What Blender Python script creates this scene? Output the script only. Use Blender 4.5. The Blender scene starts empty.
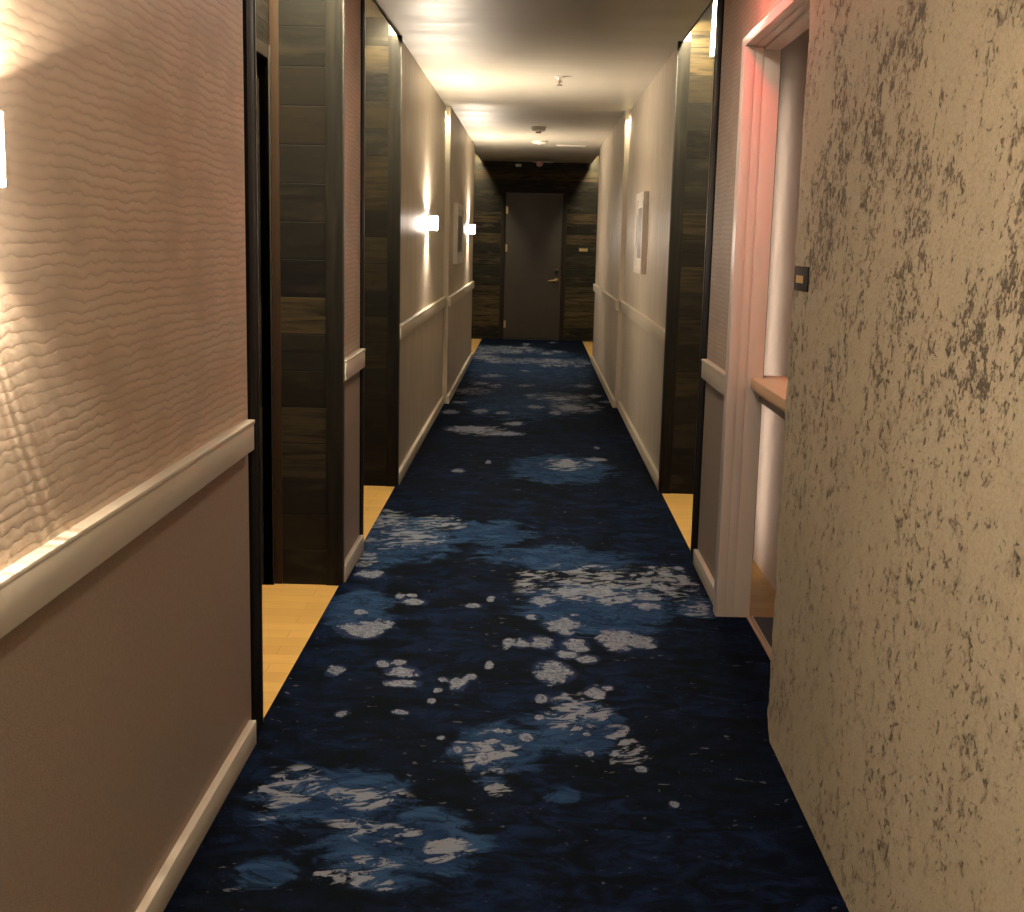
import bpy, bmesh, math, random
import numpy as np
from mathutils import Matrix, Vector

random.seed(7)
SC = bpy.context.scene
COL = SC.collection

# ------------------------------------------------------------------ camera
EYE = 1.42
RX = (0.9995804232274822, 0.02562824115415916, -0.013497064707259109)
RY = (0.017627021596450975, -0.16847064888643393, 0.9855490492986244)
RZ = (0.02298402945538331, -0.985373448860445, -0.16885171207561353)
cam_data = bpy.data.cameras.new('camera')
cam_data.sensor_width = 36.0
cam_data.lens = 36.0 * 1263.59 / 1024.0
cam_data.clip_start = 0.02
cam = bpy.data.objects.new('camera', cam_data)
COL.objects.link(cam)
cam.matrix_world = Matrix(((RX[0], -RX[1], -RX[2], 0.0),
                           (RY[0], -RY[1], -RY[2], 0.0),
                           (RZ[0], -RZ[1], -RZ[2], EYE),
                           (0, 0, 0, 1)))
SC.camera = cam

# ------------------------------------------------------------------ world and exposure
w = bpy.data.worlds.new('world')
SC.world = w
w.use_nodes = True
w.node_tree.nodes['Background'].inputs[0].default_value = (1.0, 0.8, 0.6, 1)
w.node_tree.nodes['Background'].inputs[1].default_value = 0.05
SC.view_settings.view_transform = 'Standard'
SC.view_settings.look = 'None'
SC.view_settings.gamma = 1.0
SC.view_settings.use_curve_mapping = False
SC.view_settings.exposure = 0.0
WARM = (1.0, 0.88, 0.76)
COVE = (1.0, 0.90, 0.60)
STRIP_E = 950.0        # cove LED strips above the door recesses
SPOT_UP = 72.0
SPOT_DN = 30.0
GLASS_E = 520.0
SIDE_E = 60.0        # frosted glass of the sconces
FILL_DOWN_E = 285.0          # ceiling lamps added out of view for fill light
STEP_E = 30.0
RED_E = 120.0

# ------------------------------------------------------------------ helpers
class MB:
    """collects shapes and links them as one mesh object"""
    def __init__(s):
        s.bm = bmesh.new()
    def box(s, x0, x1, y0, y1, z0, z1, bev=0.0, seg=2):
        r = bmesh.ops.create_cube(s.bm, size=1.0)
        vs = r['verts']
        for v in vs:
            v.co = Vector(((x0 + x1) / 2 + v.co.x * (x1 - x0), (y0 + y1) / 2 + v.co.y * (y1 - y0), (z0 + z1) / 2 + v.co.z * (z1 - z0)))
        if bev > 0:
            es = list({e for v in vs for e in v.link_edges})
            bmesh.ops.bevel(s.bm, geom=es, offset=bev, segments=seg, profile=0.6, affect='EDGES')
        return s
    def cyl(s, c, r1, r2, h, axis='Z', seg=32):
        m = Matrix.Translation(Vector(c))
        if axis == 'X': m = m @ Matrix.Rotation(math.pi / 2, 4, 'Y')
        if axis == 'Y': m = m @ Matrix.Rotation(-math.pi / 2, 4, 'X')
        bmesh.ops.create_cone(s.bm, cap_ends=True, segments=seg, radius1=r1, radius2=r2, depth=h, matrix=m)
        return s
    def lathe(s, c, prof, axis='Z', seg=36):
        m = Matrix.Translation(Vector(c))
        if axis == 'X': m = m @ Matrix.Rotation(math.pi / 2, 4, 'Y')
        if axis == '-X': m = m @ Matrix.Rotation(-math.pi / 2, 4, 'Y')
        if axis == '-Y': m = m @ Matrix.Rotation(math.pi / 2, 4, 'X')
        if axis == '-Z': m = m @ Matrix.Rotation(math.pi, 4, 'X')
        rings = []
        for r, z in prof:
            if r < 1e-6:
                rings.append([s.bm.verts.new(m @ Vector((0, 0, z)))])
            else:
                rings.append([s.bm.verts.new(m @ Vector((r * math.cos(2 * math.pi * k / seg), r * math.sin(2 * math.pi * k / seg), z))) for k in range(seg)])
        for a, b in zip(rings, rings[1:]):
            for k in range(seg):
                k2 = (k + 1) % seg
                if len(a) == 1 and len(b) > 1: s.bm.faces.new((a[0], b[k], b[k2]))
                elif len(b) == 1 and len(a) > 1: s.bm.faces.new((a[k], b[0], a[k2]))
                elif len(a) > 1: s.bm.faces.new((a[k], b[k], b[k2], a[k2]))
        return s
    def tube(s, pts, rad, seg=14):
        pts = [Vector(p) for p in pts]
        rads = rad if isinstance(rad, (list, tuple)) else [rad] * len(pts)
        rings = []
        for i, p in enumerate(pts):
            t = (pts[min(i + 1, len(pts) - 1)] - pts[max(i - 1, 0)]).normalized()
            up = Vector((0, 0, 1)) if abs(t.z) < 0.9 else Vector((1, 0, 0))
            a = t.cross(up).normalized(); b = t.cross(a)
            rings.append([s.bm.verts.new(p + rads[i] * (math.cos(2 * math.pi * k / seg) * a + math.sin(2 * math.pi * k / seg) * b)) for k in range(seg)])
        for a, b in zip(rings, rings[1:]):
            for k in range(seg):
                s.bm.faces.new((a[k], a[(k + 1) % seg], b[(k + 1) % seg], b[k]))
        s.bm.faces.new(rings[0]); s.bm.faces.new(list(reversed(rings[-1])))
        return s
    def build(s, name, mat, parent=None, smooth=True):
        bmesh.ops.recalc_face_normals(s.bm, faces=s.bm.faces[:])
        me = bpy.data.meshes.new(name)
        s.bm.to_mesh(me); s.bm.free()
        if smooth:
            me.shade_smooth()
            try: me.set_sharp_from_angle(angle=math.radians(32))
            except Exception: pass
        if mat: me.materials.append(mat)
        o = bpy.data.objects.new(name, me)
        COL.objects.link(o)
        if parent:
            o.parent = parent
            base = parent
            off = Vector((0, 0, 0))
            while base:
                off += base.location; base = base.parent
            me.transform(Matrix.Translation(-off))
        return o

def structure(o):
    o['kind'] = 'structure'; return o
def tag(o, label, cat, group=None):
    o['label'] = label; o['category'] = cat
    if group: o['group'] = group
    return o
def thing(name, loc, label, cat, group=None):
    o = bpy.data.objects.new(name, None)
    o.empty_display_size = 0.1
    COL.objects.link(o); o.location = loc
    return tag(o, label, cat, group)
def wall_box(name, mat, *b, bev=0.0):
    return structure(MB().box(*b, bev=bev).build(name, mat, smooth=False))

# ------------------------------------------------------------------ material helpers
class NT:
    def __init__(s, name):
        s.m = bpy.data.materials.new(name); s.m.use_nodes = True
        s.t = s.m.node_tree; s.b = s.t.nodes['Principled BSDF']
    def n(s, typ, ins=None, **kw):
        x = s.t.nodes.new(typ)
        for k, v in kw.items(): setattr(x, k, v)
        for k, v in (ins or {}).items():
            if isinstance(v, bpy.types.NodeSocket): s.t.links.new(v, x.inputs[k])
            else: x.inputs[k].default_value = v
        return x
    def math(s, op, a, b=None, c=None, clamp=False):
        x = s.n('ShaderNodeMath', operation=op, use_clamp=clamp)
        for i, v in enumerate((a, b, c)):
            if v is None: continue
            if isinstance(v, bpy.types.NodeSocket): s.t.links.new(v, x.inputs[i])
            else: x.inputs[i].default_value = v
        return x.outputs[0]
    def pos(s, scale=(1, 1, 1), loc=(0, 0, 0), rot=(0, 0, 0)):
        g = s.n('ShaderNodeNewGeometry')
        mp = s.n('ShaderNodeMapping', {'Vector': g.outputs['Position'], 'Scale': scale, 'Location': loc, 'Rotation': rot})
        return mp.outputs[0]
    def rpos(s, scale, rot, loc=(0, 0, 0)):
        return s.n('ShaderNodeMapping', {'Vector': s.pos(rot=rot, loc=loc), 'Scale': scale}).outputs[0]
    def noise(s, vec, scale=5.0, detail=2.0, rough=0.5, dist=0.0, out='Fac'):
        x = s.n('ShaderNodeTexNoise', {'Vector': vec, 'Scale': scale, 'Detail': detail, 'Roughness': rough, 'Distortion': dist})
        return x.outputs[out]
    def ramp(s, fac, stops, interp='LINEAR'):
        x = s.n('ShaderNodeValToRGB', {'Fac': fac})
        cr = x.color_ramp; cr.interpolation = interp
        while len(cr.elements) < len(stops): cr.elements.new(0.5)
        for e, (p, c) in zip(cr.elements, stops):
            e.position = p; e.color = (*c, 1) if len(c) == 3 else c
        return x.outputs[0]
    def rng(s, v, a, b, c=0.0, d=1.0, smooth=True):
        x = s.n('ShaderNodeMapRange', {0: v, 1: a, 2: b, 3: c, 4: d})
        x.interpolation_type = 'SMOOTHSTEP' if smooth else 'LINEAR'
        return x.outputs[0]
    def mix(s, f, a, b, mode='MIX'):
        x = s.n('ShaderNodeMix', data_type='RGBA', blend_type=mode)
        for i, v in ((0, f), (6, a), (7, b)):
            if isinstance(v, bpy.types.NodeSocket): s.t.links.new(v, x.inputs[i])
            else: x.inputs[i].default_value = v if i == 0 else (*v, 1)
        return x.outputs[2]
    def set(s, k, v):
        if isinstance(v, bpy.types.NodeSocket): s.t.links.new(v, s.b.inputs[k])
        else: s.b.inputs[k].default_value = (*v, 1) if isinstance(v, tuple) and len(v) == 3 else v
        return s
    def bump(s, h, strength=0.3, dist=0.002):
        x = s.n('ShaderNodeBump', {'Height': h, 'Strength': strength, 'Distance': dist})
        s.t.links.new(x.outputs[0], s.b.inputs['Normal']); return s

def plain(name, col, rough=0.5, metal=0.0, spec=0.5, var=0.06, bump=0.0, vs=9.0):
    m = NT(name)
    n = m.noise(m.pos(), vs, 4)
    c2 = tuple(max(0, c * (1 - 2 * var)) for c in col)
    m.set('Base Color', m.mix(n, col, c2)).set('Roughness', rough).set('Metallic', metal).set('Specular IOR Level', spec)
    if bump: m.bump(m.noise(m.pos(), 60, 3), bump, 0.002)
    return m.m
def emitter(name, col, e):
    m = NT(name)
    m.set('Base Color', col).set('Emission Color', col).set('Emission Strength', e).set('Roughness', 0.5)
    return m.m

# wallpapers: rippled above the rail, tightly woven below
def mat_wall():
    m = NT('rippled wallpaper over woven dado')
    z = m.n('ShaderNodeSeparateXYZ', {0: m.pos()}).outputs
    warp = m.noise(m.pos((1, 6, 8)), 1.0, 4, 0.6)
    warp2 = m.noise(m.pos((1, 22, 30)), 1.0, 2, 0.5)
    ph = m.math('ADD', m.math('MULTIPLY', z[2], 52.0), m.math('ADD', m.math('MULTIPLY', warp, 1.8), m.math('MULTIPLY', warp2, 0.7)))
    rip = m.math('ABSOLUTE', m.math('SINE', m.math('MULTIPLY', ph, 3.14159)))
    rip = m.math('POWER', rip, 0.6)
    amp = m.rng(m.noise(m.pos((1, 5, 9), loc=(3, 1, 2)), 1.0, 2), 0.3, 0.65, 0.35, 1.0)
    thread = m.math('SINE', m.math('MULTIPLY', z[1], 1900.0))
    up_h = m.math('ADD', m.math('MULTIPLY', rip, amp), m.math('MULTIPLY', thread, 0.10))
    lowv = m.noise(m.rpos((1, 110, 300), (0.45, 0, 0)), 1.0, 2, 0.6)
    low_h = m.math('MULTIPLY', lowv, 1.5)
    up = m.rng(z[2], 0.895, 0.9, 0, 1, False)
    h = m.math('ADD', m.math('MULTIPLY', up, up_h), m.math('MULTIPLY', m.math('SUBTRACT', 1.0, up), low_h))
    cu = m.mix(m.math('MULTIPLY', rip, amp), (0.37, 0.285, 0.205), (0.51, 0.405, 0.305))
    cl = m.mix(m.noise(m.pos((1, 120, 120)), 1.0, 2), (0.24, 0.185, 0.14), (0.38, 0.30, 0.23))
    big = m.noise(m.pos((1, 1.2, 1.2)), 1.0, 2)
    c = m.mix(up, cl, cu)
    c = m.mix(m.math('MULTIPLY', big, 0.18), c, (0.42, 0.34, 0.22))
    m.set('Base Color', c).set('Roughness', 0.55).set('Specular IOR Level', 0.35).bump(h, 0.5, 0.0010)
    return m.m
# smooth cream paint of the far stretch
def mat_paint_wall():
    m = NT('pale textured wallcovering')
    n = m.noise(m.pos((1, 14, 2.2)), 1.0, 3)
    z = m.n('ShaderNodeSeparateXYZ', {0: m.pos()}).outputs
    c = m.mix(n, (0.56, 0.49, 0.39), (0.50, 0.43, 0.33))
    f = m.noise(m.pos((1, 60, 120)), 1.0, 2)
    m.set('Base Color', c).set('Roughness', m.rng(n, .3, .7, .35, .5)).set('Specular IOR Level', 0.4).bump(f, 0.12, 0.0012)
    return m.m
def mat_planks(seed=0.0, gain=1.0):
    m = NT('reclaimed dark wood planks')
    z = m.n('ShaderNodeSeparateXYZ', {0: m.pos((1, 1, 1), loc=(0, 0, seed))}).outputs
    g = m.n('ShaderNodeNewGeometry')
    rowf = m.math('DIVIDE', z[2], 0.147)
    row = m.math('FLOOR', rowf)
    fr = m.math('FRACT', rowf)
    # two plank heights per pair of rows
    wn = m.n('ShaderNodeTexWhiteNoise', {'W': m.math('ADD', row, seed * 3.7 + 11.3)}, noise_dimensions='1D')
    off = m.n('ShaderNodeCombineXYZ', {0: m.math('MULTIPLY', row, 3.17), 1: m.math('MULTIPLY', row, 5.31), 2: 0.0}).outputs[0]
    pv = m.n('ShaderNodeVectorMath', {0: g.outputs['Position'], 1: off}, operation='ADD').outputs[0]
    mp = m.n('ShaderNodeMapping', {'Vector': pv, 'Scale': (3.0, 3.0, 42.0)}).outputs[0]
    grain = m.noise(mp, 1.0, 5, 0.62, 0.8)
    blotch = m.noise(m.n('ShaderNodeMapping', {'Vector': pv, 'Scale': (4.0, 4.0, 13.0)}).outputs[0], 1.0, 3, 0.6, 0.5)
    tone = m.ramp(wn.outputs['Value'], [(p_, tuple(gain * v_ for v_ in c_)) for p_, c_ in [(0.0, (0.004, 0.003, 0.0025)), (0.25, (0.016, 0.0135, 0.0095)), (0.45, (0.005, 0.004, 0.0035)), (0.65, (0.042, 0.028, 0.013)), (0.85, (0.010, 0.009, 0.0075)), (1.0, (0.060, 0.040, 0.018))]])
    c = m.mix(m.rng(grain, 0.35, 0.7), tone, (0.008, 0.006, 0.005))
    c = m.mix(m.rng(blotch, 0.5, 0.75, 0, 0.5), c, (0.040 * gain, 0.031 * gain, 0.018 * gain))
    gap = m.math('MAXIMUM', m.rng(fr, 0.022, 0.0), m.rng(fr, 0.978, 1.0))
    c = m.mix(gap, c, (0.006, 0.005, 0.004))
    h = m.math('SUBTRACT', m.math('MULTIPLY', grain, 0.5), gap)
    m.set('Base Color', c).set('Roughness', m.rng(grain, 0.3, 0.7, 0.7, 0.5)).set('Specular IOR Level', 0.12).bump(h, 0.5, 0.002)
    return m.m
def mat_board():
    m = NT('dark vertical wood board')
    grain = m.noise(m.pos((34, 34, 2.6)), 1.0, 5, 0.62, 0.6)
    c = m.ramp(grain, [(0.3, (0.005, 0.004, 0.0035)), (0.55, (0.013, 0.0105, 0.008)), (0.75, (0.022, 0.017, 0.012))])
    m.set('Base Color', c).set('Roughness', 0.65).set('Specular IOR Level', 0.10).bump(grain, 0.3, 0.0015)
    return m.m
def mat_floor():
    m = NT('pale yellow wood floor')
    m2 = m.n('ShaderNodeTexBrick', {'Vector': m.pos((1, 1, 1), rot=(0, 0, 0)), 'Scale': 1.0, 'Mortar Size': 0.0012, 'Brick Width': 0.62, 'Row Height': 0.09,
             'Color1': (0.56, 0.32, 0.095, 1), 'Color2': (0.46, 0.26, 0.07, 1), 'Mortar': (0.30, 0.17, 0.05, 1)})
    m2.offset = 0.37
    g = m.noise(m.pos((6, 60, 1)), 1.0, 4, 0.6, 0.6)
    c = m.mix(m.rng(g, 0.35, 0.75, 0.0, 0.4), m2.outputs['Color'], (0.42, 0.24, 0.07))
    m.set('Base Color', c).set('Roughness', 0.42).set('Specular IOR Level', 0.4)
    return m.m
def mat_ceiling():
    m = NT('satin cream ceiling paint')
    n = m.noise(m.pos((1.3, 5, 1)), 1.0, 3)
    m.set('Base Color', m.mix(n, (0.64, 0.60, 0.50), (0.60, 0.55, 0.45))).set('Roughness', m.rng(n, 0.3, 0.7, 0.42, 0.52)).set('Specular IOR Level', 0.4)
    m.bump(m.noise(m.pos((2.0, 9, 1)), 1.0, 2), 0.15, 0.006)
    return m.m
def mat_concrete():
    m = NT('pitted raw concrete')
    patch = m.rng(m.noise(m.rpos((1, 4.5, 3.2), (-0.6, 0, 0), (0, 2.2, 0.4)), 1.0, 4, 0.6), 0.40, 0.60)
    low = m.rng(m.n('ShaderNodeSeparateXYZ', {0: m.pos()}).outputs[2], 0.9, 1.35, 0.35, 1.0)
    lump = m.noise(m.rpos((1, 30, 25), (-0.6, 0, 0)), 1.0, 6, 0.75, 0.4)
    fine = m.noise(m.rpos((1, 90, 75), (-0.6, 0, 0)), 1.0, 4, 0.7, 0.5)
    mid = m.noise(m.pos((1, 9, 6), loc=(0, 5, 1)), 1.0, 3)
    v = m.math('ADD', m.math('MULTIPLY', lump, 0.48), m.math('MULTIPLY', fine, 0.52))
    v = m.math('ADD', v, m.math('MULTIPLY', m.math('SUBTRACT', mid, 0.5), 0.12))
    thr = m.math('SUBTRACT', 0.588, m.math('MULTIPLY', m.math('MULTIPLY', patch, low), 0.075))
    pit = m.rng(m.math('SUBTRACT', v, thr), -0.012, 0.055)
    base = m.mix(m.noise(m.pos((1, 3, 3)), 1.0, 4), (0.47, 0.40, 0.275), (0.36, 0.305, 0.205))
    base = m.mix(m.math('MULTIPLY', m.rng(lump, 0.48, 0.64), m.math('ADD', m.math('MULTIPLY', patch, 0.5), 0.15)), base, (0.17, 0.14, 0.10))
    base = m.mix(m.rng(m.noise(m.pos((1, 170, 170)), 1.0, 3, 0.7), 0.42, 0.75, 0, 0.45), base, (0.17, 0.12, 0.07))
    base = m.mix(m.rng(fine, 0.35, 0.2, 0, 0.35), base, (0.5, 0.42, 0.29))
    c = m.mix(m.math('MULTIPLY', pit, 0.68), base, (0.05, 0.04, 0.03))
    h = m.math('SUBTRACT', m.math('ADD', m.math('MULTIPLY', m.noise(m.pos((1, 120, 120)), 1.0, 3), 0.25), m.math('MULTIPLY', mid, 0.5)), pit)
    m.set('Base Color', c).set('Roughness', 0.8).set('Specular IOR Level', 0.25).bump(h, 0.9, 0.009)
    return m.m
def mat_carpet():
    m = NT('navy carpet with pale pebble pattern')
    at = m.n('ShaderNodeVertexColor', layer_name='pattern')
    ch = m.n('ShaderNodeSeparateColor', {0: at.outputs[0]}).outputs
    pos = m.pos()
    ns = m.noise(m.pos((1, .8, 1)), 24.0, 5, 0.7)
    crack = m.noise(m.rpos((1, 2.0, 1), (0, 0, 0.5)), 20.0, 5, 0.7, 1.5)
    st = m.noise(m.rpos((1.0, 1.9, 1), (0, 0, -0.3)), 11.0, 6, 0.68, 0.9)
    big = m.noise(m.pos((1.2, 1.0, 1), loc=(4.2, 1.1, 0)), 1.5, 4, 0.6, 0.8)
    mid = m.noise(m.pos((1.0, 1.6, 1)), 7.0, 5, 0.65, 1.0)
    # pale stones
    solid = m.rng(m.math('ADD', ch[0], m.math('MULTIPLY', m.math('SUBTRACT', ns, 0.5), 1.5)), 0.50, 0.60)
    solid = m.math('MULTIPLY', solid, m.rng(m.math('ABSOLUTE', m.math('SUBTRACT', crack, 0.5)), 0.008, 0.05, 0.2, 1.0))
    streak = m.math('MULTIPLY', m.rng(ch[1], 0.50, 0.62), m.rng(m.math('ADD', st, m.math('MULTIPLY', ch[1], 0.14)), 0.61, 0.66))
    speck = m.rng(m.math('ADD', m.noise(m.pos((1, 1.6, 1), loc=(9, 2, 0)), 24.0, 3, 0.6, 0.5), m.math('MULTIPLY', big, 0.12)), 0.735, 0.78)
    pale = m.math('MAXIMUM', m.math('MAXIMUM', solid, m.math('MULTIPLY', streak, 0.85)), m.math('MULTIPLY', speck, 0.45))
    # ground
    g = m.mix(m.rng(mid, 0.38, 0.66), (0.0008, 0.0012, 0.0028), (0.0045, 0.010, 0.033))
    g = m.mix(m.rng(big, 0.40, 0.62, 0, 0.6), g, (0.0012, 0.0016, 0.0024))
    bl = m.mix(m.rng(mid, 0.38, 0.65), (0.008, 0.020, 0.056), (0.021, 0.047, 0.105))
    bz = m.rng(m.math('ADD', ch[2], m.math('MULTIPLY', m.math('SUBTRACT', mid, 0.5), 0.9)), 0.50, 0.72)
    g = m.mix(m.math('MULTIPLY', bz, 0.85), g, bl)
    vein = m.rng(m.math('ABSOLUTE', m.math('SUBTRACT', m.noise(m.pos((1, 1.3, 1)), 4.5, 4, 0.6, 1.6), 0.5)), 0.03, 0.0, 0, 0.7)
    g = m.mix(vein, g, (0.001, 0.0014, 0.0026))
    halo = m.rng(ch[0], 0.30, 0.5, 0, 0.45)
    g = m.mix(halo, g, (0.02, 0.032, 0.085))
    c = m.mix(pale, g, (0.165, 0.17, 0.205))
    pile = m.noise(pos, 520.0, 2, 0.6)
    c = m.mix(m.rng(pile, 0.3, 0.7, 0.0, 0.3), c, (0.001, 0.0014, 0.0025))
    m.set('Base Color', c).set('Roughness', 0.9).set('Specular IOR Level', 0.025)
    m.set('Sheen Weight', 0.015).set('Sheen Roughness', 0.5).set('Sheen Tint', (0.25, 0.45, 0.8))
    m.bump(m.math('ADD', pile, m.math('MULTIPLY', pale, 0.4)), 0.5, 0.003)
    return m.m

M = dict(wall=mat_wall(), far=mat_paint_wall(), plankA=mat_planks(0.0, .75), plankB=mat_planks(0.055, .8), plankC=mat_planks(0.11, 2.2), plankD=mat_planks(0.03), board=mat_board(),
         floor=mat_floor(), ceil=mat_ceiling(), conc=mat_concrete(), carpet=mat_carpet(),
         trim=plain('cream trim paint', (0.62, 0.55, 0.43), 0.38, var=0.03),
         jamb=plain('white gloss casing paint', (0.66, 0.58, 0.49), 0.3, var=0.02),
         inner=plain('white painted inner wall', (0.72, 0.58, 0.47), 0.9, var=0.02),
         post=plain('brown post', (0.030, 0.016, 0.009), 0.6, spec=.1),
         black=plain('black painted reveal', (0.008, 0.006, 0.006), 0.5),
         edge=plain('dark metal corner trim', (0.05, 0.043, 0.035), 0.35, 0.6),
         door=plain('grey brown door lacquer', (0.060, 0.046, 0.036), 0.42, var=0.08),
         frame=plain('dark door frame', (0.022, 0.016, 0.012), 0.55, spec=.15),
         darkdoor=plain('dark brown door leaf', (0.008, 0.006, 0.004), 0.6, spec=.1),
         brass=plain('polished brass', (0.62, 0.45, 0.20), 0.35, 1.0),
         steel=plain('brushed nickel', (0.6, 0.55, 0.48), 0.3, 1.0),
         blackp=plain('black plastic', (0.012, 0.011, 0.010), 0.35),
         white=plain('white plastic', (0.82, 0.78, 0.7), 0.4, var=0.02),
         pink=plain('pinkish plastic', (0.62, 0.36, 0.30), 0.4),
         picture=plain('grey brown print', (0.22, 0.18, 0.15), 0.3, var=0.3, vs=6.0),
         mauve=plain('white picture frame', (0.80, 0.74, 0.66), 0.35, var=0.02),
         sill=plain('bronze sill metal', (0.50, 0.34, 0.22), 0.35, 0.7),
         dark=plain('black rubber mat', (0.008, 0.008, 0.010), 0.7),
         sign=plain('dark bronze sign plate', (0.030, 0.024, 0.020), 0.6, spec=.2),
         signgold=plain('gold sign lettering', (0.75, 0.45, 0.12), 0.3, 0.6),
         ledge=plain('honey coloured wood ledge', (0.62, 0.42, 0.22), 0.35, var=0.08),
         glass=emitter('lit frosted glass', WARM, GLASS_E), side=emitter('lit frosted side glass', WARM, SIDE_E),
         bar=emitter('light bar diffuser', WARM, 13.0),
         led_end=emitter('dim led strip', COVE, STRIP_E * .38),
         led=emitter('led strip', COVE, STRIP_E),
         lens=emitter('downlight lens', WARM, FILL_DOWN_E),
         red=emitter('red lit lens', (1.0, 0.02, 0.03), RED_E))
# ================================================================== SETTING
W = 0.765          # wall face
WF = 0.725         # wall face beyond the step
D = 1.037           # back of the recesses
Z1 = 2.50; ZT = 2.78
Y0 = -3.2
YA = (3.52, 5.04); YB = (5.72, 7.16); YC = (15.15, 18.2); YS = 10.85
# floor: wood under everything, seen in the recesses
wall_box('floor', M['floor'], -1.35, 1.9, Y0 - .1, 18.5, -0.08, 0.0)
# upper lid of the recesses, and the corridor ceiling slab that stops at the recess openings
wall_box('ceiling', M['black'], -1.35, 1.9, Y0 - .1, 18.5, ZT, ZT + .06)
wall_box('ceiling', M['ceil'], -W - .004, W + .004, Y0, 18.2, Z1, Z1 + .07)
for s in (-1, 1):
    y_open = (YA, YB, YC) if s < 0 else (YB, YC)
    for a, b in y_open:
        structure(MB().box(min(s * (W + .004), s * (W + .012)), max(s * (W + .004), s * (W + .012)), a, b, Z1 - .004, Z1 + .07).build('trim_1', M['black'], smooth=False))

def wside(s, x0, x1):      # x range mirrored for the right wall
    return (-x1, -x0) if s < 0 else (x0, x1)
# left walls
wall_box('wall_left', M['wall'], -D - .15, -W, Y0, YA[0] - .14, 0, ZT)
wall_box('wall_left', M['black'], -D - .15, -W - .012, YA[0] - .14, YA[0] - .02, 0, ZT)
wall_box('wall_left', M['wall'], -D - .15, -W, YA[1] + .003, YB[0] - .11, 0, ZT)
wall_box('wall_left', M['black'], -D - .15, -W - .012, YB[0] - .11, YB[0] - .01, 0, ZT)
wall_box('wall_left', M['far'], -D - .15, -W, YB[1] + .003, YS, 0, ZT)
wall_box('wall_left', M['far'], -D - .15, -WF, YS, YC[0] - .06, 0, ZT)
# right walls
wall_box('wall_right', M['wall'], W, .862, 4.76, YB[0] - .2, 0, ZT)
wall_box('wall_right', M['black'], W + .012, .862, YB[0] - .2, YB[0] - .06, 0, ZT)
wall_box('wall_right', M['black'], W + .012, D + .15, YB[0] - .06, YB[0] - .01, 0, ZT)
wall_box('wall_right', M['far'], W + .005, D + .15, YB[1] + .003, YS, 0, ZT)
wall_box('wall_right', M['far'], WF + .005, D + .15, YS, YC[0] - .06, 0, ZT)
# wall over the cased opening
wall_box('wall_right', M['wall'], W, .862, 3.6, 4.76, 2.15, ZT)

# boards and metal lips that finish the walls at the recesses
def corner_board(s, y0, y1, w=W):
    a, b = wside(s, w - .002, w + .02)
    structure(MB().box(a, b, y0 + .035, y1, 0.0, ZT - .001, bev=.002).build('trim_2', M['board']))
    a, b = wside(s, w - .006, w + .001)
    structure(MB().box(a, b, y1, y1 + .012, 0.0, Z1, bev=.001).build('trim_3', M['edge']))
corner_board(-1, YA[0] - .14, YA[0] - .02)
corner_board(-1, YB[0] - .11, YB[0] - .02)
corner_board(1, YB[0] - .2, YB[0] - .02)
for s in (-1, 1):
    a, b = wside(s, WF + .004, WF + .025)
    structure(MB().box(a, b, YC[0] - .06, YC[0] - .01, 0.0, Z1, bev=.002).build('trim_2', M['black']))
    a, b = wside(s, WF + .02, D + .15)
    wall_box('wall_left' if s < 0 else 'wall_right', M['black'], a, b, YC[0] - .06, YC[0] - .012, 0, ZT)

# recesses: plank return wall facing the camera, vertical end board, back wall with a room door
def recess(s, ya, yb, mat, wx=W):
    side = 'wall_left' if s < 0 else 'wall_right'
    a, b = wside(s, W + .055, D + .15)
    structure(MB().box(a, b, yb - .012, yb + .002, 0, ZT).build(side, mat, smooth=False))
    a, b = wside(s, W - .012, W + .055)
    structure(MB().box(a, b, yb - .022, yb + .002, 0, Z1 if True else ZT, bev=.002).build('trim_2', M['board']))
    a, b = wside(s, W - .016, W - .010)
    structure(MB().box(a, b, yb - .02, yb + .004, 0, Z1 - .002, bev=.001).build('trim_3', M['edge']))
    a, b = wside(s, D, D + .15)
    w = .95; y1 = yb - .035; y0 = y1 - w
    mb = MB()
    mb.box(a, b, ya - .02, y0, 0, ZT)
    mb.box(a, b, y1, yb - .012, 0, ZT)
    mb.box(a, b, y0, y1, 2.13, ZT)
    structure(mb.build(side, mat, smooth=False))
    # casing and leaf of the side door
    a, b = wside(s, D - .006, D + .04)
    mb = MB().box(a, b, y0 - .05, y0, 0, 2.13, bev=.003).box(a, b, y1, y1 + .018, 0, 2.13, bev=.003)
    a2, b2 = wside(s, D + .0, D + .04)
    mb.box(a2, b2, y0, y1, 2.08, 2.13, bev=.002)
    fr = structure(mb.build('door_2', M['frame']))
    a, b = wside(s, D + .10, D + .14)
    MB().box(a, b, y0 + .002, y1 - .002, .008, 2.08, bev=.002).build('door_leaf', M['darkdoor'], fr)
    x = s * (D + .085)
    h = MB().cyl((x, y0 + .08, .98), .026, .026, .02, 'X').tube([(x, y0 + .08, .98), (x - s * .05, y0 + .08, .98), (x - s * .055, y0 + .10, .98), (x - s * .055, y0 + .2, .98)], .009)
    h.build('door_handle', M['steel'], fr)
recess(-1, *YA, M['plankA'])
recess(-1, *YB, M['plankB'])
recess(1, *YB, M['plankD'])
# brown corner post beside the first recess's door
structure(MB().box(-D + .001, -D + .036, YA[1] - .016, YA[1] - .008, 0, ZT, bev=.001).build('trim_4', M['post']))

# outer side walls of the end recesses
for s in (-1, 1):
    a, b = wside(s, D, D + .15)
    wall_box('wall_left' if s < 0 else 'wall_right', M['plankB'], a, b, YC[0] - .012, 18.2, 0, ZT)

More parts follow.
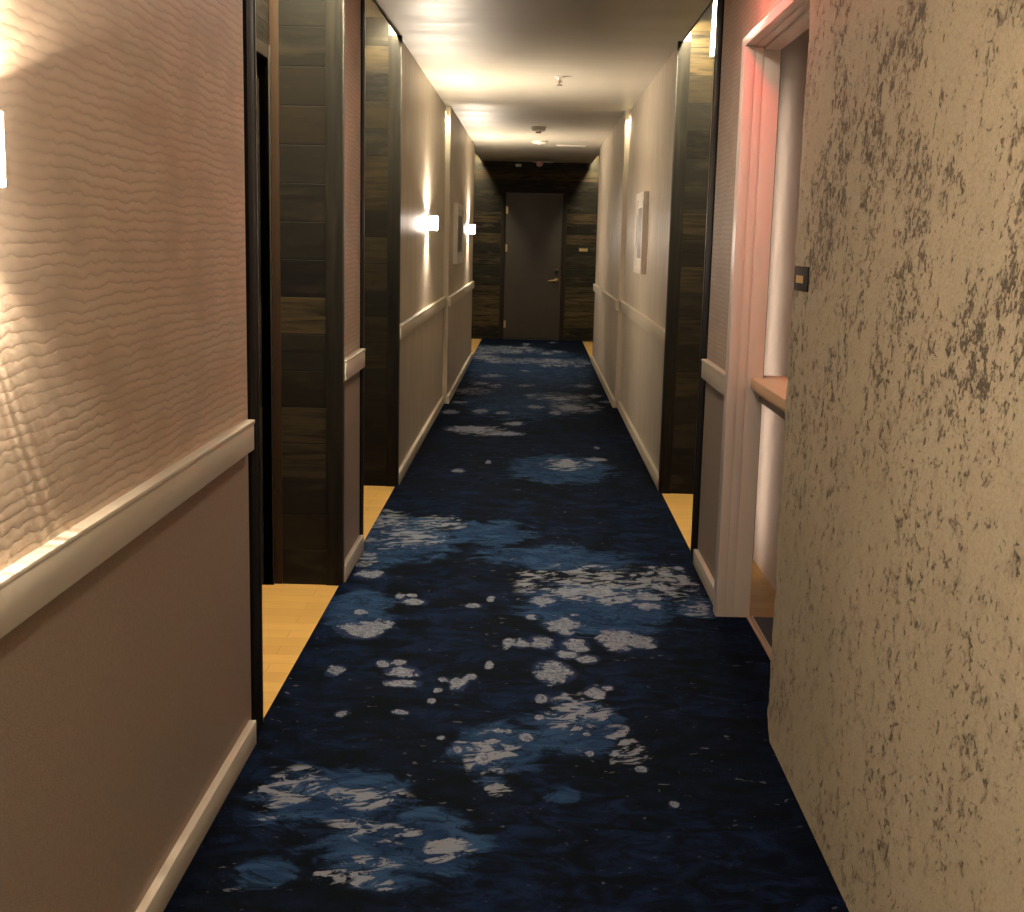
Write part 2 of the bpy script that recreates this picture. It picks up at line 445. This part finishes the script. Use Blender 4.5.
# end wall with the room door
YE = 18.2
mb = MB().box(-D - .15, -.475, YE, YE + .12, 0, ZT).box(.44, D + .15, YE, YE + .12, 0, ZT).box(-.475, .44, YE, YE + .12, 2.13, ZT)
structure(mb.build('wall_back', M['plankC'], smooth=False))
mb = MB().box(-.48, -.415, YE - .016, YE + .1, 0, 2.07, bev=.003).box(.385, .45, YE - .016, YE + .1, 0, 2.07, bev=.003).box(-.48, .45, YE - .016, YE + .1, 2.07, 2.135, bev=.003)
df = structure(mb.build('door_1', M['frame']))
df['label'] = 'grey-brown room door in the plank wall at the end of the corridor'
MB().box(-.411, .381, YE + .012, YE + .055, .012, 2.064, bev=.003).build('door_leaf', M['door'], df)
for z in (.22, 1.30, 1.83):
    MB().cyl((-.416, YE + .004, z), .008, .008, .11, 'Z', 12).box(-.411, -.385, YE + .008, YE + .013, z - .05, z + .05).build('hinge', M['brass'], df)
lock = MB().lathe((.325, YE + .012, .985), [(0, .03), (.018, .028), (.030, .018), (.032, 0.0)], '-Y').build('keycard_lock', M['blackp'], df)
lv = MB().lathe((.325, YE + .012, .862), [(0, .014), (.024, .013), (.030, .006), (.030, 0)], '-Y')
lv.tube([(.325, YE + .01, .862), (.325, YE - .05, .862), (.310, YE - .058, .862), (.26, YE - .058, .858), (.205, YE - .052, .853)], [.011, .011, .011, .010, .006])
lv.build('door_handle', M['brass'], df)
MB().box(-.411, .381, YE + .004, YE + .012, .012, .03).build('door_sweep', M['blackp'], df)

# near end of the corridor behind the camera
wall_box('wall_front', M['wall'], -D, D, Y0 - .1, Y0, 0, ZT)
# pitted concrete wall on the right with a slightly ragged free edge
bm = bmesh.new()
NZ, NY = 150, 26
ys = [Y0] + list(np.linspace(-1, 3.2, 6)) + list(np.linspace(3.3, 3.565, 10))
zs = np.linspace(0, Z1, NZ)
rnd = random.Random(3)
jit = [0.0]
for i in range(NZ): jit.append(jit[-1] * .6 + rnd.uniform(-.007, .007))
grid = []
for j, z in enumerate(zs):
    row = []
    for i, y in enumerate(ys):
        t = max(0.0, (y - 3.40) / .165)
        yy = y + jit[j] * t
        zz = float(z)
        xx = .715 + (.012 * t ** 6) + rnd.uniform(-.0015, .0015) * min(1, t * 3)
        if z < .06: yy -= (.06 - z) * .9 * t
        row.append(bm.verts.new((xx, yy, zz)))
    row.append(bm.verts.new((.80, ys[-1] + jit[j], float(z))))
    row.append(bm.verts.new((1.9, ys[-1], float(z))))
    grid.append(row)
for a, b in zip(grid, grid[1:]):
    for i in range(len(a) - 1):
        bm.faces.new((a[i], a[i + 1], b[i + 1], b[i]))
back = [[bm.verts.new((1.9, Y0, float(z)))] for z in (0, Z1)]
bm.faces.new([back[0][0]] + grid[0]); bm.faces.new([back[1][0]] + list(reversed(grid[-1])))
bm.faces.new([back[0][0], back[1][0]] + [r[0] for r in reversed(grid)])
bm.faces.new([back[0][0]] + [r[-1] for r in grid] + [back[1][0]])
bmesh.ops.recalc_face_normals(bm, faces=bm.faces[:])
me = bpy.data.meshes.new('wall_right'); bm.to_mesh(me); bm.free(); me.materials.append(M['conc'])
cw = bpy.data.objects.new('wall_right', me); COL.objects.link(cw); structure(cw)

# cased opening between the concrete and the papered wall, with stepped moulding
def stepped(name):
    mb = MB()
    st = [(.733, .768, 4.700, 2.120), (.768, .800, 4.702, 2.116), (.800, .862, 4.704, 2.108)]
    for x0, x1, yf, zt in st:
        mb.box(x0, x1 + .001, yf, 4.775, 0, zt, bev=.0015)
        mb.box(x0, x1, 3.56, 4.775, zt, 2.155 if x0 < .74 else 2.15, bev=.003)
    return structure(mb.build(name, M['jamb']))
stepped('trim_5')
# room beyond the opening
wall_box('wall_right', M['inner'], 1.04, 1.16, 3.58, 5.66, 0, ZT)
wall_box('floor', M['dark'], .878, 1.04, 3.56, 4.72, 0, .006)
structure(MB().box(.851, .860, 3.56, 4.716, 0, .012, bev=.002).box(.860, .869, 3.56, 4.716, 0, .008).box(.869, .878, 3.56, 4.716, 0, .012, bev=.002).build('trim_6', M['sill']))
# ------------------------------------------------------------------ baseboards and chair rails
def rail(s, y0, y1, w, z0, z1, t, name, step0=False):
    a, b = wside(s, w - t, w + .002)
    mb = MB().box(a, b, y0, y1, z0, z1, bev=.003)
    return structure(mb.build(name, M['trim']))
for s, y0, y1, w in ((-1, Y0, YA[0] - .165, W), (-1, YA[1] + .005, YB[0] - .105, W), (-1, YB[1] + .005, YS - .001, W), (-1, YS - .02, YC[0] - .07, WF),
                     (1, 4.777, YB[0] - .21, W), (1, YB[1] + .005, YS - .001, W + .005), (1, YS - .02, YC[0] - .07, WF + .005)):
    side = 'left' if s < 0 else 'right'
    rail(s, y0, y1, w, 0.0, .076, .02, 'baseboard_' + side)
    rail(s, y0, y1, w, .845, .925, .023, 'trim_7')
    structure(MB().box(*wside(s, w - .026, w + .001), y0, y1, .917, .927, bev=.002).build('trim_7', M['trim']))

# ------------------------------------------------------------------ carpet
SOLID= [(-0.59, 4.41, 0.077, 0.094), (-0.54, 4.48, 0.043, 0.061), (-0.62, 3.97, 0.028, 0.044), (-0.47, 4.05, 0.022, 0.035), (-0.42, 4.07, 0.019, 0.03), (-0.4, 3.98, 0.054, 0.053), (-0.39, 3.87, 0.055, 0.03), (-0.21, 3.87, 0.028, 0.055), (-0.26, 3.91, 0.015, 0.028), (-0.17, 3.94, 0.022, 0.028), (-0.27, 3.82, 0.012, 0.018), (-0.28, 3.72, 0.01, 0.022), (-0.12, 4.07, 0.013, 0.041), (-0.66, 5.18, 0.057, 0.064), (-0.5, 4.85, 0.019, 0.035), (-0.45, 4.88, 0.019, 0.028), (-0.44, 4.79, 0.049, 0.041), (-0.62, 4.64, 0.029, 0.032), (-0.2, 4.75, 0.03, 0.027), (-0.14, 4.86, 0.015, 0.035), (-0.54, 3.6, 0.02, 0.024), (-0.37, 3.61, 0.026, 0.024), (0.3, 5.0, 0.059, 0.089), (0.17, 4.99, 0.051, 0.074), (0.07, 4.85, 0.046, 0.063), (0.39, 4.89, 0.039, 0.05), (0.49, 4.96, 0.047, 0.058), (0.48, 4.81, 0.061, 0.042), (0.14, 4.54, 0.065, 0.075), (0.15, 4.45, 0.032, 0.029), (-0.06, 4.3, 0.02, 0.056), (-0.01, 4.3, 0.024, 0.056), (0.06, 4.32, 0.041, 0.074), (0.18, 4.3, 0.048, 0.067), (0.15, 4.2, 0.037, 0.042), (0.22, 4.16, 0.033, 0.042), (0.1, 4.01, 0.06, 0.108), (0.34, 4.38, 0.066, 0.127), (0.41, 4.36, 0.059, 0.08), (0.19, 4.66, 0.018, 0.026), (0.02, 4.64, 0.022, 0.039), (0.36, 5.21, 0.016, 0.032), (0.23, 3.83, 0.03, 0.054), (0.27, 3.88, 0.018, 0.027), (0.06, 3.77, 0.024, 0.035), (0.13, 3.8, 0.009, 0.027), (0.15, 3.62, 0.011, 0.024), (0.24, 3.62, 0.017, 0.032), (0.05, 3.61, 0.014, 0.02), (-0.07, 3.48, 0.019, 0.015), (-0.08, 3.41, 0.027, 0.014), (0.01, 3.44, 0.022, 0.029), (-0.04, 3.48, 0.008, 0.022), (-0.11, 3.29, 0.021, 0.04), (-0.18, 3.36, 0.013, 0.028), (-0.23, 3.43, 0.011, 0.018), (0.19, 3.49, 0.014, 0.019), (0.19, 3.36, 0.008, 0.021), (0.26, 3.35, 0.016, 0.018), (0.3, 3.43, 0.011, 0.029), (0.33, 3.24, 0.018, 0.023), (0.39, 3.03, 0.014, 0.018), (0.54, 5.32, 0.017, 0.033), (0.51, 5.21, 0.016, 0.032), (0.54, 5.12, 0.016, 0.047), (0.57, 5.09, 0.02, 0.046), (0.61, 5.3, 0.034, 0.033), (0.67, 5.24, 0.025, 0.065), (0.67, 5.42, 0.026, 0.035), (0.59, 5.03, 0.02, 0.03), (0.55, 5.41, 0.017, 0.026), (-0.66, 10.31, 0.073, 0.12), (-0.41, 10.42, 0.066, 0.123), (-0.23, 10.33, 0.057, 0.09), (-0.62, 10.96, 0.069, 0.082), (0.27, 11.35, 0.081, 0.109), (0.34, 10.75, 0.102, 0.196), (0.04, 10.76, 0.077, 0.105), (0.69, 11.22, 0.08, 0.085), (0.6, 11.64, 0.064, 0.115), (0.21, 10.41, 0.049, 0.123), (-0.12, 9.72, 0.077, 0.107), (0.44, 8.18, 0.065, 0.077), (0.24, 8.0, 0.063, 0.147), (-0.43, 7.65, 0.042, 0.068), (-0.26, 8.0, 0.019, 0.074), (0.47, 8.67, 0.021, 0.064), (-0.18, 9.2, 0.131, 0.096), (-0.45, 9.4, 0.164, 0.151), (0.41, 11.53, 0.073, 0.113)]
STREAK= [(-0.59, 3.06, 0.102, 0.131), (-0.4, 3.04, 0.12, 0.082), (-0.62, 2.96, 0.058, 0.078), (-0.35, 2.85, 0.14, 0.073), (-0.42, 2.62, 0.041, 0.071), (-0.33, 2.6, 0.062, 0.052), (-0.17, 2.76, 0.079, 0.059), (-0.32, 2.68, 0.064, 0.046), (-0.09, 3.34, 0.1, 0.166), (-0.05, 3.11, 0.049, 0.06), (-0.72, 6.22, 0.172, 0.272), (-0.58, 5.85, 0.208, 0.261), (-0.74, 5.45, 0.095, 0.211), (-0.44, 6.18, 0.157, 0.202), (0.69, 4.81, 0.099, 0.125), (-0.37, 9.31, 0.28, 0.297), (0.23, 7.96, 0.176, 0.255), (0.39, 10.82, 0.257, 0.464), (0.29, 3.4, 0.059, 0.158), (0.17, 3.66, 0.116, 0.181), (-0.57, 11.79, 0.261, 0.313), (-0.54, 16.39, 0.778, 0.75), (0.1, 14.92, 0.826, 0.436), (-0.62, 15.24, 0.338, 0.389), (0.27, 11.5, 0.364, 0.373), (0.31, 5.14, 0.407, 0.347), (0.61, 5.17, 0.131, 0.286)]
BLUE= [(-0.48, 3.02, 0.227, 0.209), (-0.28, 2.77, 0.219, 0.217), (-0.63, 5.84, 0.347, 0.567), (-0.18, 6.0, 0.237, 0.295), (-0.06, 3.36, 0.159, 0.212), (0.12, 3.04, 0.048, 0.053), (-0.01, 14.18, 0.842, 2.8), (-0.66, 16.06, 0.635, 1.157), (-0.67, 4.68, 0.185, 0.264), (0.29, 4.78, 0.34, 0.411), (0.16, 3.54, 0.168, 0.233), (-0.58, 2.65, 0.084, 0.091), (-0.09, 11.28, 0.625, 1.46), (0.2, 7.81, 0.371, 0.564), (0.69, 4.81, 0.114, 0.166), (0.15, 5.54, 0.395, 0.255)]

def carpet():
    xs = np.linspace(-.768, .768, 155)
    ysl = np.concatenate([np.arange(Y0, 2.2, .05), np.arange(2.2, 6.0, .008), np.arange(6.0, 12, .02), np.arange(12, 18.2, .04), [18.2]])
    X, Y = np.meshgrid(xs, ysl)
    # gentle warp so outlines wander
    Xw = X + .012 * np.sin(Y * 23 + X * 9) + .008 * np.sin(X * 51 - Y * 17)
    Yw = Y + .02 * np.sin(X * 19 + Y * 7) + .012 * np.sin(Y * 41 + X * 13)
    def field(L, gx, gy, soft):
        f = np.zeros_like(X)
        for (cx, cy, rx, ry) in L:
            d = np.sqrt(((gx - cx) / max(rx, .012)) ** 2 + ((gy - cy) / max(ry, .016)) ** 2)
            f = np.maximum(f, np.clip(.5 + (1 - d) * soft, 0, 1))
        return f
    wx = X + .25 * (Xw - X); wy = Y + .4 * (Yw - Y)
    S_ = field(SOLID, wx, wy, .55)
    K_ = field(STREAK, Xw, Yw, .6)
    B_ = field(BLUE, Xw, Yw, .7)
    # the same kind of pattern carries on where the photograph is not specific
    r = random.Random(11)
    ex = [(r.uniform(-.7, .7), r.uniform(Y0, 2.2), r.uniform(.03, .08), r.uniform(.03, .09)) for _ in range(40)]
    ex2 = [(r.uniform(-.7, .7), r.uniform(12.2, 18), r.uniform(.04, .14), r.uniform(.08, .25)) for _ in range(26)]
    S_ = np.maximum(S_, field(ex, wx, wy, .55)); S_ = np.maximum(S_, field(ex2, Xw, Yw, .4) * .82)
    ny, nx = X.shape
    half = np.where(Y > YS - .03, WF - .006, W - .001)
    X = np.clip(X, -half, half)
    co = np.stack([X, Y, np.full_like(X, .009)], -1).reshape(-1, 3)
    idx = np.arange(nx * ny).reshape(ny, nx)
    q = np.stack([idx[:-1, :-1], idx[:-1, 1:], idx[1:, 1:], idx[1:, :-1]], -1).reshape(-1, 4)
    verts = co.tolist(); faces = q.tolist()
    # rim down to the floor
    ring = list(idx[0, :]) + list(idx[1:, -1]) + list(idx[-1, -2::-1]) + list(idx[-2:0:-1, 0])
    base = len(verts)
    for i in ring:
        v = verts[i]; verts.append([v[0], v[1], 0.0])
    n = len(ring)
    for k in range(n): faces.append([int(ring[k]), base + k, base + (k + 1) % n, int(ring[(k + 1) % n])])
    me = bpy.data.meshes.new('carpet'); me.from_pydata(verts, [], faces); me.update()
    ca = me.color_attributes.new('pattern', 'FLOAT_COLOR', 'POINT')
    buf = np.zeros((len(verts), 4), np.float32); buf[:, 3] = 1
    buf[:nx * ny, 0] = S_.ravel(); buf[:nx * ny, 1] = K_.ravel(); buf[:nx * ny, 2] = B_.ravel()
    ca.data.foreach_set('color', buf.ravel())
    me.materials.append(M['carpet'])
    o = bpy.data.objects.new('carpet', me); COL.objects.link(o)
    return tag(o, 'dark navy blue runner carpet with pale pebble and marbled pattern', 'carpet')
carpet()
# the same dark pile runs into the cased opening up to its metal sill
wall_box('floor', M['carpet'], W, .851, 3.575, 4.700, 0.0, .009)

# ------------------------------------------------------------------ wall sconces
def lamp_nodes(L, up, streak):
    L.use_nodes = True
    t = L.node_tree; em = t.nodes['Emission']
    tc = t.nodes.new('ShaderNodeTexCoord'); sp = t.nodes.new('ShaderNodeSeparateXYZ')
    t.links.new(tc.outputs['Normal'], sp.inputs[0])
    def mth(op, a, b=None):
        x = t.nodes.new('ShaderNodeMath'); x.operation = op
        for i, v in enumerate((a, b)):
            if v is None: continue
            if isinstance(v, bpy.types.NodeSocket): t.links.new(v, x.inputs[i])
            else: x.inputs[i].default_value = v
        return x.outputs[0]
    cz = mth('ABSOLUTE', sp.outputs[2])
    cr = t.nodes.new('ShaderNodeMapRange'); cr.interpolation_type = 'SMOOTHSTEP'; t.links.new(cz, cr.inputs[0])
    cr.inputs[1].default_value = .15 if up else .35; cr.inputs[2].default_value = .7 if up else .95; cr.inputs[4].default_value = 1.0
    wl = t.nodes.new('ShaderNodeMapRange'); t.links.new(sp.outputs[0], wl.inputs[0])
    wl.inputs[1].default_value = .30; wl.inputs[2].default_value = .0; wl.inputs[3].default_value = 0.0; wl.inputs[4].default_value = 1.1 if up else .3
    val = mth('ADD', cr.outputs[0], wl.outputs[0])
    ratio = mth('DIVIDE', sp.outputs[1], mth('MAXIMUM', cz, .02))
    ang = mth('ARCTANGENT', ratio)
    nz = t.nodes.new('ShaderNodeTexNoise'); nz.noise_dimensions = '1D'
    t.links.new(ang, nz.inputs['W']); nz.inputs['Scale'].default_value = 26.0 if streak else 4.0; nz.inputs['Detail'].default_value = 4.0; nz.inputs['Roughness'].default_value = .7
    mr = t.nodes.new('ShaderNodeMapRange'); t.links.new(nz.outputs['Fac'], mr.inputs[0])
    mr.inputs[1].default_value = .38; mr.inputs[2].default_value = .66; mr.inputs[3].default_value = .2 if streak else .35; mr.inputs[4].default_value = 2.0 if streak else .6
    # emission shaped by hand: up beam boosted towards the corridor, down beam weakened there
    side = t.nodes.new('ShaderNodeMapRange'); t.links.new(sp.outputs[0], side.inputs[0])
    side.inputs[1].default_value = -.05; side.inputs[2].default_value = .25; side.inputs[3].default_value = 0.0; side.inputs[4].default_value = 1.0
    mx = t.nodes.new('ShaderNodeMix'); t.links.new(side.outputs[0], mx.inputs[0]); t.links.new(mr.outputs[0], mx.inputs[2]); mx.inputs[3].default_value = 1.3 if up else .45
    t.links.new(mth('MULTIPLY', val, mx.outputs[0]), em.inputs['Strength'])
def sconce(y, w, label, e=1.0):
    """square frosted glass shade on a small dark back plate, open above and below"""
    t = thing('wall_sconce', (-w, y, 1.52), label, 'wall lamp', 'square glass sconces along the left wall')
    MB().box(-w - .001, -w + .010, y - .032, y + .032, 1.482, 1.562, bev=.003).build('back_plate', M['steel'], t)
    MB().box(-w + .008, -w + .030, y - .012, y + .012, 1.508, 1.532, bev=.003).build('arm', M['blackp'], t)
    # shade: a hollow square tube of thick glass
    mb = MB(); x0, x1 = -w + .018, -w + .074; h = .034
    mb.box(x1 - .008, x1, y - h, y + h, 1.472, 1.568, bev=.003)
    mb.build('glass_shade', M['glass'], t); mb = MB()
    mb.box(x0, x0 + .006, y - h, y + h, 1.472, 1.568, bev=.002)
    mb.box(x0, x1, y - h, y - h + .008, 1.472, 1.568, bev=.003)
    mb.box(x0, x1, y + h - .008, y + h, 1.472, 1.568, bev=.003)
    mb.build('side_glass', M['side'], t)
    MB().lathe((-w + .046, y, 1.52), [(0, -.03), (.012, -.028), (.016, -.01), (.016, .01), (.012, .028), (0, .03)]).build('bulb', M['side'], t)
    for up in (True, False):
        L = bpy.data.lights.new('bulb_light', 'SPOT')
        L.energy = (SPOT_UP if up else SPOT_DN) * e
        L.color = (1.0, .83, .64); L.shadow_soft_size = .006
        L.spot_size = math.radians(150 if up else 126); L.spot_blend = .04 if up else .25
        lamp_nodes(L, up, not up)
        o = bpy.data.objects.new('bulb_light', L); COL.objects.link(o)
        o.parent = t; o.location = (.046, 0, .052 if up else -.052)
        o.rotation_euler = (math.pi, 0, 0) if up else (0, 0, 0)
sconce(1.64, W, 'glass wall sconce cut off by the left edge of the photo, nearest the camera', .9)
sconce(9.08, W, 'lit square sconce between the second recess and the wall step, farther left')
sconce(13.9, WF, 'lit square sconce beside the small left picture near the end door')
sconce(-1.4, W, 'square sconce on the left wall behind the camera')

# ------------------------------------------------------------------ framed pictures
def picture(s, w, y0, y1, z0, z1, label, t=.038, bw=.05):
    a, b = wside(s, w - t, w + .001)
    o = thing('picture_frame', (s * w, (y0 + y1) / 2, (z0 + z1) / 2), label, 'picture')
    mb = MB().box(a, b, y0, y0 + bw, z0, z1, bev=.003).box(a, b, y1 - bw, y1, z0, z1, bev=.003).box(a, b, y0 + bw - .002, y1 - bw + .002, z0, z0 + bw, bev=.003).box(a, b, y0 + bw - .002, y1 - bw + .002, z1 - bw, z1, bev=.003)
    mb.build('frame', M['mauve'], o)
    a, b = wside(s, w - t + .014, w - t + .02)
    MB().box(a, b, y0 + bw - .004, y1 - bw + .004, z0 + bw - .004, z1 - bw + .004).build('mount', M['white'], o)
    a, b = wside(s, w - t + .012, w - t + .015)
    MB().box(a, b, y0 + bw * 2.1, y1 - bw * 2.1, z0 + bw * 2.1, z1 - bw * 2.1).build('print', M['picture'], o)
picture(1, W + .005, 8.78, 9.40, 1.205, 1.765, 'white framed picture hanging on the right wall above the rail')
picture(-1, WF, 11.42, 12.40, 1.19, 1.73, 'white framed picture on the left wall next to the farthest sconce')

# ------------------------------------------------------------------ signs
t = thing('room_sign', (.715, 3.41, 1.335), 'small dark room sign with gold characters on the pitted concrete wall', 'sign')
MB().box(.7105, .7165, 3.325, 3.495, 1.303, 1.367, bev=.002).build('plate', M['sign'], t)
mb = MB()
for k, (y, hh) in enumerate(((3.455, .020), (3.437, .020), (3.419, .020), (3.401, .020), (3.383, .020))):
    mb.box(.7092, .7108, y - .006, y + .006, 1.333 - hh / 2, 1.333 + hh / 2)
mb.build('lettering', M['signgold'], t)
t = thing('room_sign', (.66, 18.2, 1.29), 'small brass room number plate on the planks right of the end door', 'sign')
MB().box(.625, .765, YE - .012, YE + .002, 1.245, 1.335, bev=.002).build('plate', M['sign'], t)
MB().box(.635, .755, YE - .018, YE - .011, 1.275, 1.315, bev=.002).build('number_strip', M['brass'], t)

# ------------------------------------------------------------------ ledge in the cased opening
t = thing('wall_ledge', (.95, 4.7, .85), 'honey coloured wooden ledge with a brass edge in the white cased opening', 'shelf')
MB().box(.862, 1.041, 3.60, 4.80, .903, .933, bev=.003).box(.817, .866, 3.60, 4.700, .895, .933, bev=.004).build('top_board', M['ledge'], t)
MB().box(.846, .862, 3.60, 4.700, .872, .903, bev=.003).build('edge_strip', M['brass'], t)
MB().box(.852, .862, 3.60, 4.701, .845, .874, bev=.002).box(.858, 1.041, 3.60, 4.701, .86, .904).build('bracket', M['blackp'], t)

# ------------------------------------------------------------------ ceiling fittings
t = thing('sprinkler', (.14, 8.75, Z1), 'small ceiling sprinkler head above the middle of the corridor', 'sprinkler')
MB().lathe((.14, 8.75, Z1 + .001), [(0, .001), (.035, .0), (.035, .004), (.018, .012), (.012, .02), (0, .02)], '-Z').build('escutcheon', M['white'], t)
MB().cyl((.14, 8.75, Z1 - .03), .006, .006, .03).tube([(.14, 8.75, Z1 - .02), (.158, 8.75, Z1 - .038), (.14, 8.75, Z1 - .055)], .003).tube([(.14, 8.75, Z1 - .02), (.122, 8.75, Z1 - .038), (.14, 8.75, Z1 - .055)], .003).build('frame_arms', M['steel'], t)
MB().cyl((.14, 8.75, Z1 - .057), .022, .022, .003).build('deflector', M['steel'], t)
t = thing('smoke_detector', (.01, 12.6, Z1), 'white dome smoke detector with a bright rim, nearer of the two', 'smoke detector')
MB().lathe((.01, 12.6, Z1 + .001), [(0, 0), (.072, 0), (.074, .02), (.06, .042), (.03, .05), (0, .052)], '-Z').build('base', M['white'], t)
MB().lathe((.01, 12.6, Z1 - .048), [(0, 0), (.028, 0), (.024, .012), (0, .016)], '-Z').build('sensor', M['pink'], t)
t = thing('smoke_detector', (.03, 14.35, Z1), 'flat white ceiling detector just beyond the domed one', 'smoke detector')
MB().lathe((.03, 14.35, Z1 + .001), [(0, 0), (.085, 0), (.085, .016), (.07, .030), (0, .034)], '-Z').build('base', M['white'], t)
MB().lathe((.03, 14.35, Z1 - .03), [(0, 0), (.02, 0), (.018, .008), (0, .01)], '-Z').build('sensor', M['white'], t)
ZC = Z1 - .045
t = thing('ceiling_vent', (.37, 14.9, Z1), 'thin pale linear ceiling vent right of the detectors', 'vent')
MB().box(.22, .56, 14.86, 14.90, Z1 - .008, Z1 + .001, bev=.002).build('frame', M['white'], t)
for k in range(3):
    MB().box(.235, .545, 14.866 + k * .011, 14.872 + k * .011, Z1 - .012, Z1 - .007).build('slat', M['white'], t)
t = thing('reflection_dome', (.04, 17.3, ZC), 'pinkish round dome put in for the exit sign reflection on the low ceiling by the end door', 'reflection')  # solid dome imitating the exit sign's reflection in the ceiling
MB().lathe((.04, 17.3, ZC + .001), [(0, 0), (.05, 0), (.05, .03), (.035, .06), (0, .07)], '-Z').build('dome', M['pink'], t)
MB().box(-.06, .22, 17.32, 17.35, ZC - .01, ZC + .001, bev=.002).build('mounting_bar', M['white'], t)
t = thing('ceiling_sensor', (-.25, 18.0, ZC), 'small pale box on the ceiling above the end door', 'sensor')
MB().box(-.29, -.21, 17.95, 18.02, ZC - .035, ZC + .001, bev=.004).build('housing', M['white'], t)
MB().cyl((-.25, 17.985, ZC - .042), .015, .012, .016).build('lens', M['blackp'], t)

# ------------------------------------------------------------------ lights over the recesses
def led_strip(s, x, ya, yb, label, z=2.536, mat='led', zs=0.0):
    o = thing('led_strip_light', (s * x, (ya + yb) / 2, z), label, 'light strip')
    MB().box(*wside(s, x - .018, x + .008), ya + .01, yb - .026, z + .010, z + .022, bev=.002).build('channel', M['steel'], o)
    MB().box(*wside(s, x - .006, x + .008), ya + .012, yb - .028, z, z + .011, bev=.002).build('diffuser', M[mat], o)
led_strip(-1, .795, *YA, 'light strip hidden above the first left recess')
led_strip(-1, .795, *YB, 'light strip hidden above the second left recess')
led_strip(1, .795, *YB, 'light strip hidden above the right recess')
led_strip(-1, .79, *YC, 'light strip hidden above the left recess by the end door', 2.528, 'led_end')
led_strip(1, .79, *YC, 'light strip hidden above the right recess by the end door', 2.528, 'led_end')
t = thing('light_bar', (.945, 7.13, 2.6), 'short bright upright light bar at the top of the right plank recess', 'light bar')
MB().box(.925, .962, 7.138, 7.150, 2.42, ZT - .01, bev=.002).build('channel', M['steel'], t)
MB().box(.930, .957, 7.130, 7.140, 2.43, ZT - .015, bev=.003).build('diffuser', M['bar'], t)

# small lights tucked into the corners where the corridor narrows
for s in (-1, 1):
    wx = W if s < 0 else W + .005
    x = s * (wx - .012)
    o = thing('corner_light', (x, YS - .04, Z1), 'tiny ceiling light washing the %s wall step' % ('left' if s < 0 else 'right'), 'ceiling light')
    MB().lathe((x, YS - .04, Z1 + .001), [(0, .008), (.009, .008), (.0105, 0), (0, 0)], '-Z').build('bezel', M['steel'], o)
    L = bpy.data.lights.new('bulb_light', 'SPOT'); L.energy = STEP_E; L.color = COVE
    L.shadow_soft_size = .004; L.spot_size = math.radians(50); L.spot_blend = .6
    lo = bpy.data.objects.new('bulb_light', L); COL.objects.link(lo); lo.parent = o; lo.location = (0, 0, -.012)
    lo.rotation_euler = (math.radians(8), 0, 0)

o = thing('light_bar', (.87, 5.52, 1.2), 'slim hidden light bar added to brighten the inner wall of the opening', 'light bar')  # added lamp, hidden behind the casing, brightens the inner wall
MB().box(.861, .868, 5.50, 5.54, .08, 2.05, bev=.002).build('channel', M['steel'], o)
MB().box(.867, .874, 5.508, 5.532, .09, 2.04, bev=.002).build('diffuser', M['bar'], o)
# fill lamps added out of view for ambient light, and the red lamp over the opening (all above the frame)
for k, (x, y, lab) in enumerate(((0, 4.3, 'round recessed lamp added for fill light between the concrete wall and the first recess'), (0, .3, 'round recessed lamp added for fill light above the camera'), (0, -1.6, 'round recessed lamp added for fill light behind the camera'))):
    o = thing('fill_downlight', (x, y, Z1), lab, 'ceiling light', 'recessed lamps added out of view for fill light')
    MB().lathe((x, y, Z1 + .001), [(.085, 0), (.105, 0), (.105, .006), (.085, .010), (.08, .004), (.085, 0)], '-Z').build('bezel', M['white'], o)
    MB().cyl((x, y, Z1 - .002), .082, .082, .006).build('lens', M['lens'], o)
t = thing('exit_lamp', (.52, 4.15, Z1), 'red lit emergency lamp on the ceiling over the cased opening', 'emergency light')
MB().box(.47, .53, 4.0, 4.3, Z1 - .17, Z1 + .001, bev=.006).build('housing', M['white'], t)
MB().box(.528, .534, 4.02, 4.28, Z1 - .15, Z1 - .02, bev=.002).build('lens', M['red'], t)
